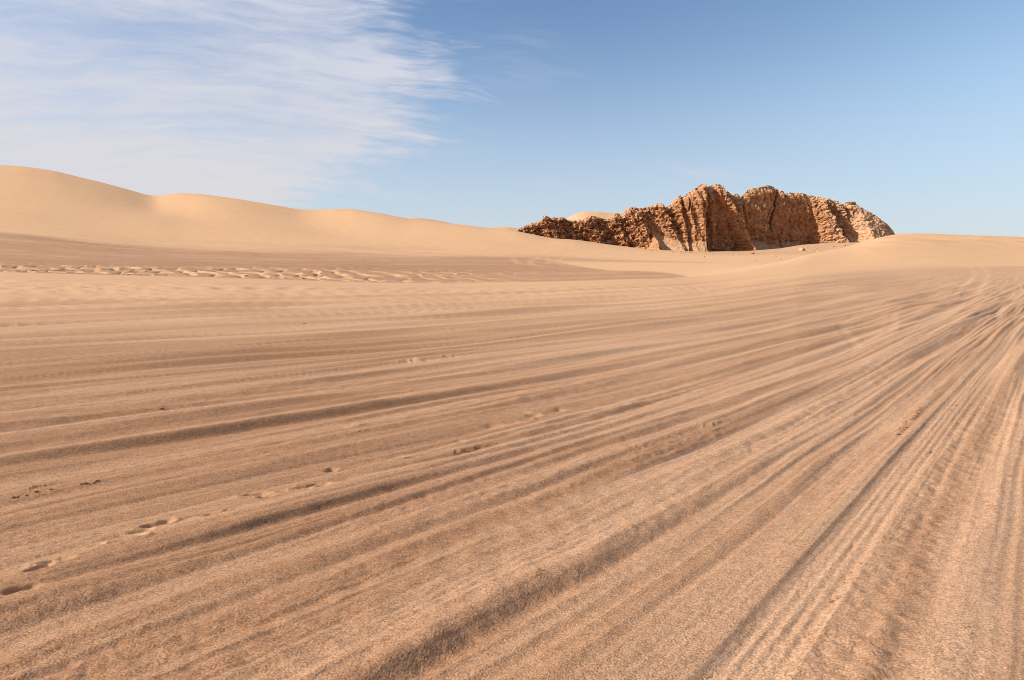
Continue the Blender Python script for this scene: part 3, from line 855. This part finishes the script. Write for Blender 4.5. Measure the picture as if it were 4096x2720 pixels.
# scree fans lean against the foot of the walls
fan_top = np.interp(CX, [80, 300, 500, 700, 790, 815, 830, 900, 965, 1000, 1060, 1108, 1112, 1360, 1372, 1470, 1520, 1560, 1690, 1705, 1845, 1856, 1885, 1920, 2050, 2200],
                    [400, 395, 405, 425, 440, 400, 322, 372, 402, 398, 388, 396, 455, 470, 392, 402, 420, 398, 405, 412, 405, 392, 352, 392, 402, 420]) + 0.7 * wig
fan = (CY - fan_top).clip(0, None) * 0.0577
fan_m = sstep(CY, fan_top - 3, fan_top + 10)
D += 1.55 * fan


def worley(x, y, seed):
    fx, fy = np.floor(x), np.floor(y)
    best = np.full(x.shape, 9.0); second = np.full(x.shape, 9.0); cid = np.zeros(x.shape)
    for i in (-1, 0, 1):
        for j in (-1, 0, 1):
            gx, gy = (fx + i).astype(np.int32), (fy + j).astype(np.int32)
            h1 = _hash(gx, gy, seed); h2 = _hash(gx, gy, seed + 1)
            px = fx + i + (h1 & np.uint32(1023)) / 1023.0; py = fy + j + (h2 & np.uint32(1023)) / 1023.0
            d = np.hypot(px - x, py - y)
            nearer = d < best
            second = np.where(nearer, best, np.minimum(second, d))
            cid = np.where(nearer, ((h1 >> np.uint32(10)) & np.uint32(1023)) / 1023.0, cid)
            best = np.minimum(best, d)
    return best, second, cid


rub = np.maximum(1 - sstep(CX + wig * 3, 930, 1060), sstep(CX + wig * 3, 1690, 1730))          # chunky rubble at both ends
rub = np.maximum(rub, 0.35 * sstep(CY, 330, 400)) * (1 - 0.78 * fan_m)
solid = (1 - rub) * (1 - 0.9 * fan_m)
rub = rub * (1 - 0.45 * hill)
gully = np.exp(-((CX - (855 + (CY - 300) * .5)) / 45) ** 2) * sstep(CY, 240, 330) + np.exp(-((CX - 1890) / 26.0) ** 2) * sstep(CY, 220, 280)
rub = rub * (1 - 0.8 * np.clip(gully, 0, 1))
wxm, wzm = mx + .5 * perlin(mx / 1.5, mz / 1.5, 320), mz + .5 * perlin(mx / 1.5 + 7, mz / 1.5, 321)
b1, s1, c1_ = worley(wxm / 1.7, wzm / 1.4, 330)
b2, s2, c2_ = worley(wxm / .75, wzm / .62, 332)
def jag(c, sd):                     # sharp broken crests
    return 0.55 - 1.9 * np.abs(perlin(wxm / c, wzm / (c * .85), sd))


wxm = wxm + 0.30 * wzm * np.where(CX < 1100, 1, -1)      # joints and rills run slantwise down the ends
D += rub * (0.6 * (c1_ - .5) + 0.45 * (c2_ - .5) + 0.7 * jag(4.6, 333) + 1.0 * jag(2.3, 334) + 0.75 * jag(1.2, 335) + 0.42 * jag(.6, 336))
bed = mz / 1.9 + 0.7 * perlin(mx / 14, mz / 6, 390) + 0.02 * mx
bed = bed - np.floor(bed)
D -= (0.16 * solid + 0.04 * rub) * np.exp(-((bed - 0.5) / 0.07) ** 2) * (0.5 + perlin(mx / 4, mz / 2, 391)).clip(0, 1)
D += (0.07 * solid) * (bed - 0.5)
D += solid * (0.30 * jag(1.6, 337) + 0.22 * jag(.7, 338))
D += solid * (1.05 * (1 - 2.2 * np.abs(perlin((mx + .25 * mz) / 2.6, mz / 12, 340))) + 0.30 * (1 - 2.2 * np.abs(perlin(mx / 1.05, mz / 6.5, 341))))
b3, s3, c3_ = worley(wxm / 2.4, wzm / 5.5, 350)
D += solid * (0.55 * (c3_ - .5) - 0.25 * np.exp(-(s3 - b3) / .04))
D += solid * (0.14 * np.floor(perlin(mx / 9, mz / 1.1, 342) * 3) / 3 + 0.14 * perlin(mx / 4, mz / .35, 343))
D += (0.07 + 0.12 * rub) * fbm(mx / .8, mz / .8, 344, 4, 0.6) + 0.9 * perlin(mx / 6, mz / 6, 345)
# cracks
for pts, wd, dp in (([(1535, 110), (1512, 160), (1500, 220), (1488, 270), (1482, 350)], 5, 2.2), ([(1004, 150), (1003, 215)], 3, 1.8), ([(1036, 165), (1030, 235)], 3.5, 2.2), ([(1140, 90), (1140, 190), (1155, 260)], 4, .9),
                    ([(1326, 160), (1334, 230), (1350, 300)], 6, 1.1), ([(1570, 130), (1574, 150)], 4, 1.5), ([(1240, 120), (1255, 170)], 4, 1.2)):
    p = np.array(pts, float)
    sx = np.interp(CY, p[:, 1], p[:, 0])
    on = sstep(CY, p[0, 1] - 6, p[0, 1] + 4) * (1 - sstep(CY, p[-1, 1] - 4, p[-1, 1] + 10))
    D -= dp * on * np.exp(-((CX - sx + wig * .3) / wd) ** 2)
RY = YR + 3 - D
ky = np.convolve(np.pad(RY[-1], 40, mode='edge'), np.ones(81) / 81, 'valid')[None, :]      # depth of the skyline, smoothed
RX = (cu(CX) - 512) / F * CP * ky + 0.18 * perlin(mx / .6, mz / .6, 360)
RZ = EYE + ky * ray_dz(cvv(CY)) + 0.14 * perlin(mx / .6 + 50, mz / .6, 361) * (1 - w)
# the crown and the back
tb = np.linspace(0, 1, nb + 1)[1:][:, None]
thick = np.interp(cxs, [80, 250, 700, 1100, 1500, 1900, 2200], [2, 7, 10, 16, 16, 14, 4])[None, :]
top_z = RZ[-1][None, :]; bot_z = RZ[0][None, :]
by = RY[-1][None, :] + thick * (0.25 * np.sin(tb * np.pi / 2) + 0.75 * tb)
drop = np.where(tb < .25, 0.10 * (tb / .25) ** 2, 0.10 + 0.90 * ((tb - .25) / .75) ** 0.9)
bz = top_z - (top_z - bot_z) * drop + 0.35 * perlin(np.broadcast_to(cxs[None] * .0577, by.shape) / 1.2, tb * 9 + 0 * by, 370) * (tb < 1)
bx = np.broadcast_to(RX[-1][None, :], by.shape)
AX = np.vstack([RX, bx]); AY = np.vstack([RY, by]); AZ = np.vstack([RZ, bz])
nn = nf + nb
pal_r = np.zeros((nn, nxr))
pal_r[:nf] = 0.75 * sstep(w, .92, 1.0) * (0.6 + .5 * perlin(mx / 3, mz / 3, 380)).clip(0, 1) + 0.55 * rub * sstep(CX, 1690, 1800) * 0.6 + 0.10 * fan_m + 0.35 * hill
pal_r[:nf] += 0.9 * np.exp(-((CX - 1338) / 7.0) ** 2 - ((CY - 376) / 13.0) ** 2) + 0.5 * np.exp(-((CX - 1800) / 26.0) ** 2 - ((CY - 330) / 26.0) ** 2)
pal_r[:nf] += 0.12 * np.clip(gully, 0, 1)
pal_r[nf:] = 0.55
ii = np.arange(nn * nxr).reshape(nn, nxr)
qd = np.stack([ii[:-1, :-1], ii[:-1, 1:], ii[1:, 1:], ii[1:, :-1]], -1).reshape(-1, 4)
root = bpy.data.objects.new("rock_outcrop", None)
COL.objects.link(root)
root.location = (float(rx(1300)), YR + 3, float(rz(430)))
tag(root, "long rugged reddish brown rock outcrop standing between the dunes", "rock outcrop")
rco = np.stack([AX, AY, AZ], -1).reshape(-1, 3) - np.array(root.location)
crag = mesh_from_grid("crag", rco, qd, ROCK, False, {"pale": np.clip(pal_r, 0, 1).ravel()})
crag.parent = root


# thin overhanging slab on the right shoulder of the crag
def slab(name, loc, size, seed, mat, parent=None):
    bm = bmesh.new()
    bmesh.ops.create_icosphere(bm, subdivisions=4, radius=1)
    rs_ = np.random.RandomState(seed)
    co = np.array([v.co[:] for v in bm.verts])
    pw = 0.62
    co = np.sign(co) * np.abs(co) ** pw
    co /= np.maximum(1, 0)
    co *= 1 + 0.16 * perlin(co[:, 0] * 2.2 + seed, co[:, 1] * 2.2 + co[:, 2] * 3, seed)[:, None] + 0.09 * perlin(co[:, 0] * 6 + seed, co[:, 2] * 6 + co[:, 1] * 5, seed + 1)[:, None]
    co *= np.array(size)
    for v, c_ in zip(bm.verts, co): v.co = c_
    me = bpy.data.meshes.new(name)
    bm.to_mesh(me); bm.free()
    me.materials.append(mat)
    o = bpy.data.objects.new(name, me)
    COL.objects.link(o)
    o.location = loc
    if parent: o.parent = parent
    return o


top_i = int(np.argmin(np.abs(cxs - 1942)))
cap = slab("caprock", (AX[nf - 1, top_i] - root.location.x, AY[nf - 1, top_i] + 1.0 - root.location.y, AZ[nf - 1, top_i] + 0.30 - root.location.z), (1.35, 2.0, 0.50), 5, ROCK, root)
cap["label"] = "thin dark slab overhanging the right shoulder"

# ------------------------------------------------------------------ loose boulders at the foot of the rock
STONE = rock_material("pale_stone", (1.7, 1.85, 2.0))
CLOD = rock_material("sand_crust", (1.15, 1.15, 1.05))


def boulder_mesh(name, seed, mat, squash=0.7, sub=3):
    bm = bmesh.new()
    bmesh.ops.create_icosphere(bm, subdivisions=sub, radius=1)
    rs_ = np.random.RandomState(seed)
    co = np.array([v.co[:] for v in bm.verts])
    for k in range(9):                              # knock flat facets off
        n = rs_.randn(3); n /= np.linalg.norm(n)
        h = rs_.uniform(.55, .85)
        d = co @ n
        co = co - np.clip(d - h, 0, None)[:, None] * n
    co *= 1 + 0.13 * perlin(co[:, 0] * 2.5 + seed, co[:, 1] * 2.5 + co[:, 2] * 2, seed)[:, None]
    co[:, 2] *= squash
    for v, c_ in zip(bm.verts, co): v.co = c_
    me = bpy.data.meshes.new(name)
    bm.to_mesh(me); bm.free()
    me.materials.append(mat)
    return me


bms = [boulder_mesh("boulder", 11 + i, STONE, (.62, .75, .55)[i]) for i in range(3)]


def place(name, me, x, y, z, r, rot, sink=0.3):
    o = bpy.data.objects.new(name, me)
    COL.objects.link(o)
    o.location = (x, y, z + r * (0.55 - sink))
    o.scale = (r * 1.15, r, r)
    o.rotation_euler = (0.2 * math.sin(rot * 3), 0.2 * math.cos(rot * 2), rot)
    return o


def q4(cx, cy): return (3000 + cx / 3.689) / 4, (700 + cy / 3.689) / 4
def q3(cx, cy): return (2600 + cx / 4.356) / 4, (700 + cy / 4.356) / 4


GR = "stones strewn on the sand below the rock"
BIG = [(q4(25, 1165), 1.05, "largest pale boulder, with a long shadow, on sand below the tallest crag"),
       (q4(765, 1112), 0.95, "broad pale boulder out on the sand under the rubble spur"),
       (q4(1135, 1135), 0.50, "pale boulder lying nearest the sloping right dune edge, apart from the pair to its left"),
       (q4(500, 1030), 0.55, "pale boulder at the tip of the cliff's cast shadow")]
for i, ((u, v), r, lab) in enumerate(BIG):
    x, y, z = on_terrain(u, v, 190)
    tag(place("boulder", bms[i % 3], x, y, z, r * y / 250, i * 1.7), lab, "boulder")
rng = np.random.RandomState(8)
rb = np.random.RandomState(21)
SCREE = [(u_, float(np.interp(u_, [590, 640, 660, 700, 745, 780, 804, 833, 867, 880], [246, 249, 251, 252.5, 253.5, 251.5, 247.5, 245, 243.5, 243])) + abs(rb.randn()) * 1.6) for u_ in rb.uniform(640, 880, 46)]
SMALL = [q4(*p) for p in ((945, 1125), (1000, 1138), (1268, 1105), (1230, 1060), (1265, 1063), (545, 1175), (390, 1207), (600, 1228), (690, 1228), (530, 1015), (835, 1072), (985, 1088), (80, 1300), (330, 1200), (375, 1150), (570, 1050),
                          (1190, 1105), (1320, 1080), (1390, 1060), (860, 1130), (700, 1170), (450, 1250), (1080, 1060), (1420, 1030))] + \
        [q3(*p) for p in ((235, 1228), (345, 1325), (545, 1278), (530, 1330), (700, 1290), (610, 1350), (150, 1230), (420, 1260), (760, 1300), (480, 1240))]
for i, (u, v) in enumerate(SMALL):
    x, y, z = on_terrain(u, v, 190)
    tag(place("boulder", bms[i % 3], x, y, z, rng.uniform(.18, .42) * y / 250, i * 2.1), "small pale stone strewn on the sand at the foot of the rock", "stone", GR)
for i, (u, v) in enumerate(SCREE):
    x, y, z = on_terrain(u, v, 190)
    tag(place("boulder", bms[i % 3], x, y, z, rng.uniform(.12, .34), i * 1.9), "small pale stone strewn on the sand at the foot of the rock", "stone", GR)

# ------------------------------------------------------------------ broken crust lumps on the track ridges close by
cms = [boulder_mesh("crust_lump", 31 + i, CLOD, (.55, .45, .6)[i], 2) for i in range(3)]
CL = [  # crop origin, centre of the cluster, spread in metres, count, radius, label
    ((674, 287.5), [(1510, 1000), (1530, 975), (1545, 960), (1560, 945), (1595, 900), (1612, 890), (1625, 875), (1640, 858), (1650, 838), (1660, 822), (1605, 880), (1632, 850)], (.022, .045), "sand crust lump in the dark row beside the ribbed tyre print", "crust lumps in a row beside the tyre print"),
    ((674, 287.5), [(270, 958), (285, 955), (300, 948), (330, 942), (240, 985)], (.018, .03), "sand crust lump on the rut bank left of the ribbed tyre prints", "crust lumps on the rut bank"),
    ((674, 287.5), [(1870, 830), (1885, 820), (1900, 800), (1990, 688), (1655, 1152), (1720, 1108), (2255, 1275), (2262, 1278)], (.016, .03), "sand crust lump on the churned sand right of the tyre print", "crust lumps right of the tyre print"),
    ((674, 480), [(1060, 818), (1048, 824), (1075, 815), (1100, 808), (910, 1038), (905, 1046), (880, 1058), (970, 986), (1200, 546), (1195, 630), (1262, 575), (1148, 668), (1148, 696), (1333, 465)], (.010, .018), "small sand crust lump on the pale ridge beside the nearest tyre print", "crust lumps on the pale ridge"),
    ((674, 480), [(1960, 1002), (1985, 995), (2003, 1042)], (.011, .017), "one of three sand crust lumps alone on the smooth sand at lower right", "three crust lumps at lower right"),
    ((325, 480), [(1440, 605), (1450, 612), (1432, 622), (1445, 630), (1420, 638), (1465, 610)], (.012, .022), "sand crust lump in the small heap at the middle of the near ruts", "heap of crust lumps in the near ruts"),
    ((325, 480), [(905, 335), (895, 328), (880, 340), (750, 388), (1650, 465), (1672, 455), (1460, 118), (1450, 122), (2285, 160), (435, 318)], (.010, .018), "tiny sand crust lump on the crest of a near rut", "tiny crust lumps on near rut crests"),
    ((0, 480), [(560, 38), (545, 42), (580, 35), (630, 30), (650, 18), (90, 135), (120, 130), (175, 115), (245, 88), (345, 80)], (.016, .03), "sand crust lump on the broken rut edge at far left", "crust lumps on the left rut edge"),
    ((325, 287.5), [(228, 975), (270, 965), (288, 960), (135, 573), (300, 762), (1418, 885), (1430, 890), (545, 1150), (890, 1125), (960, 1105), (1030, 1085), (1080, 1072), (1150, 1052), (1410, 982)], (.018, .032), "sand crust lump along the cracked rut edge past the footprints", "crust lumps along the cracked rut edge"),
    ((0, 287.5), [(1090, 828), (1982, 249), (2050, 245), (2062, 245)], (.03, .05), "dark sand crust lump alone out on the far flat", "lone crust lumps on the flat"),
]
for (ox, oy), pts, (r0, r1), lab, grp in CL:
    for i, (cx, cy) in enumerate(pts):
        u, v = ll(cx, cy, ox, oy)
        x, y, z = on_terrain(u, v, 2.0)
        tag(place("crust_lump", cms[i % 3], x, y, z, 0.62 * rng.uniform(r0, r1), i * 1.3 + cx, 0.25), lab, "sand lump", grp)
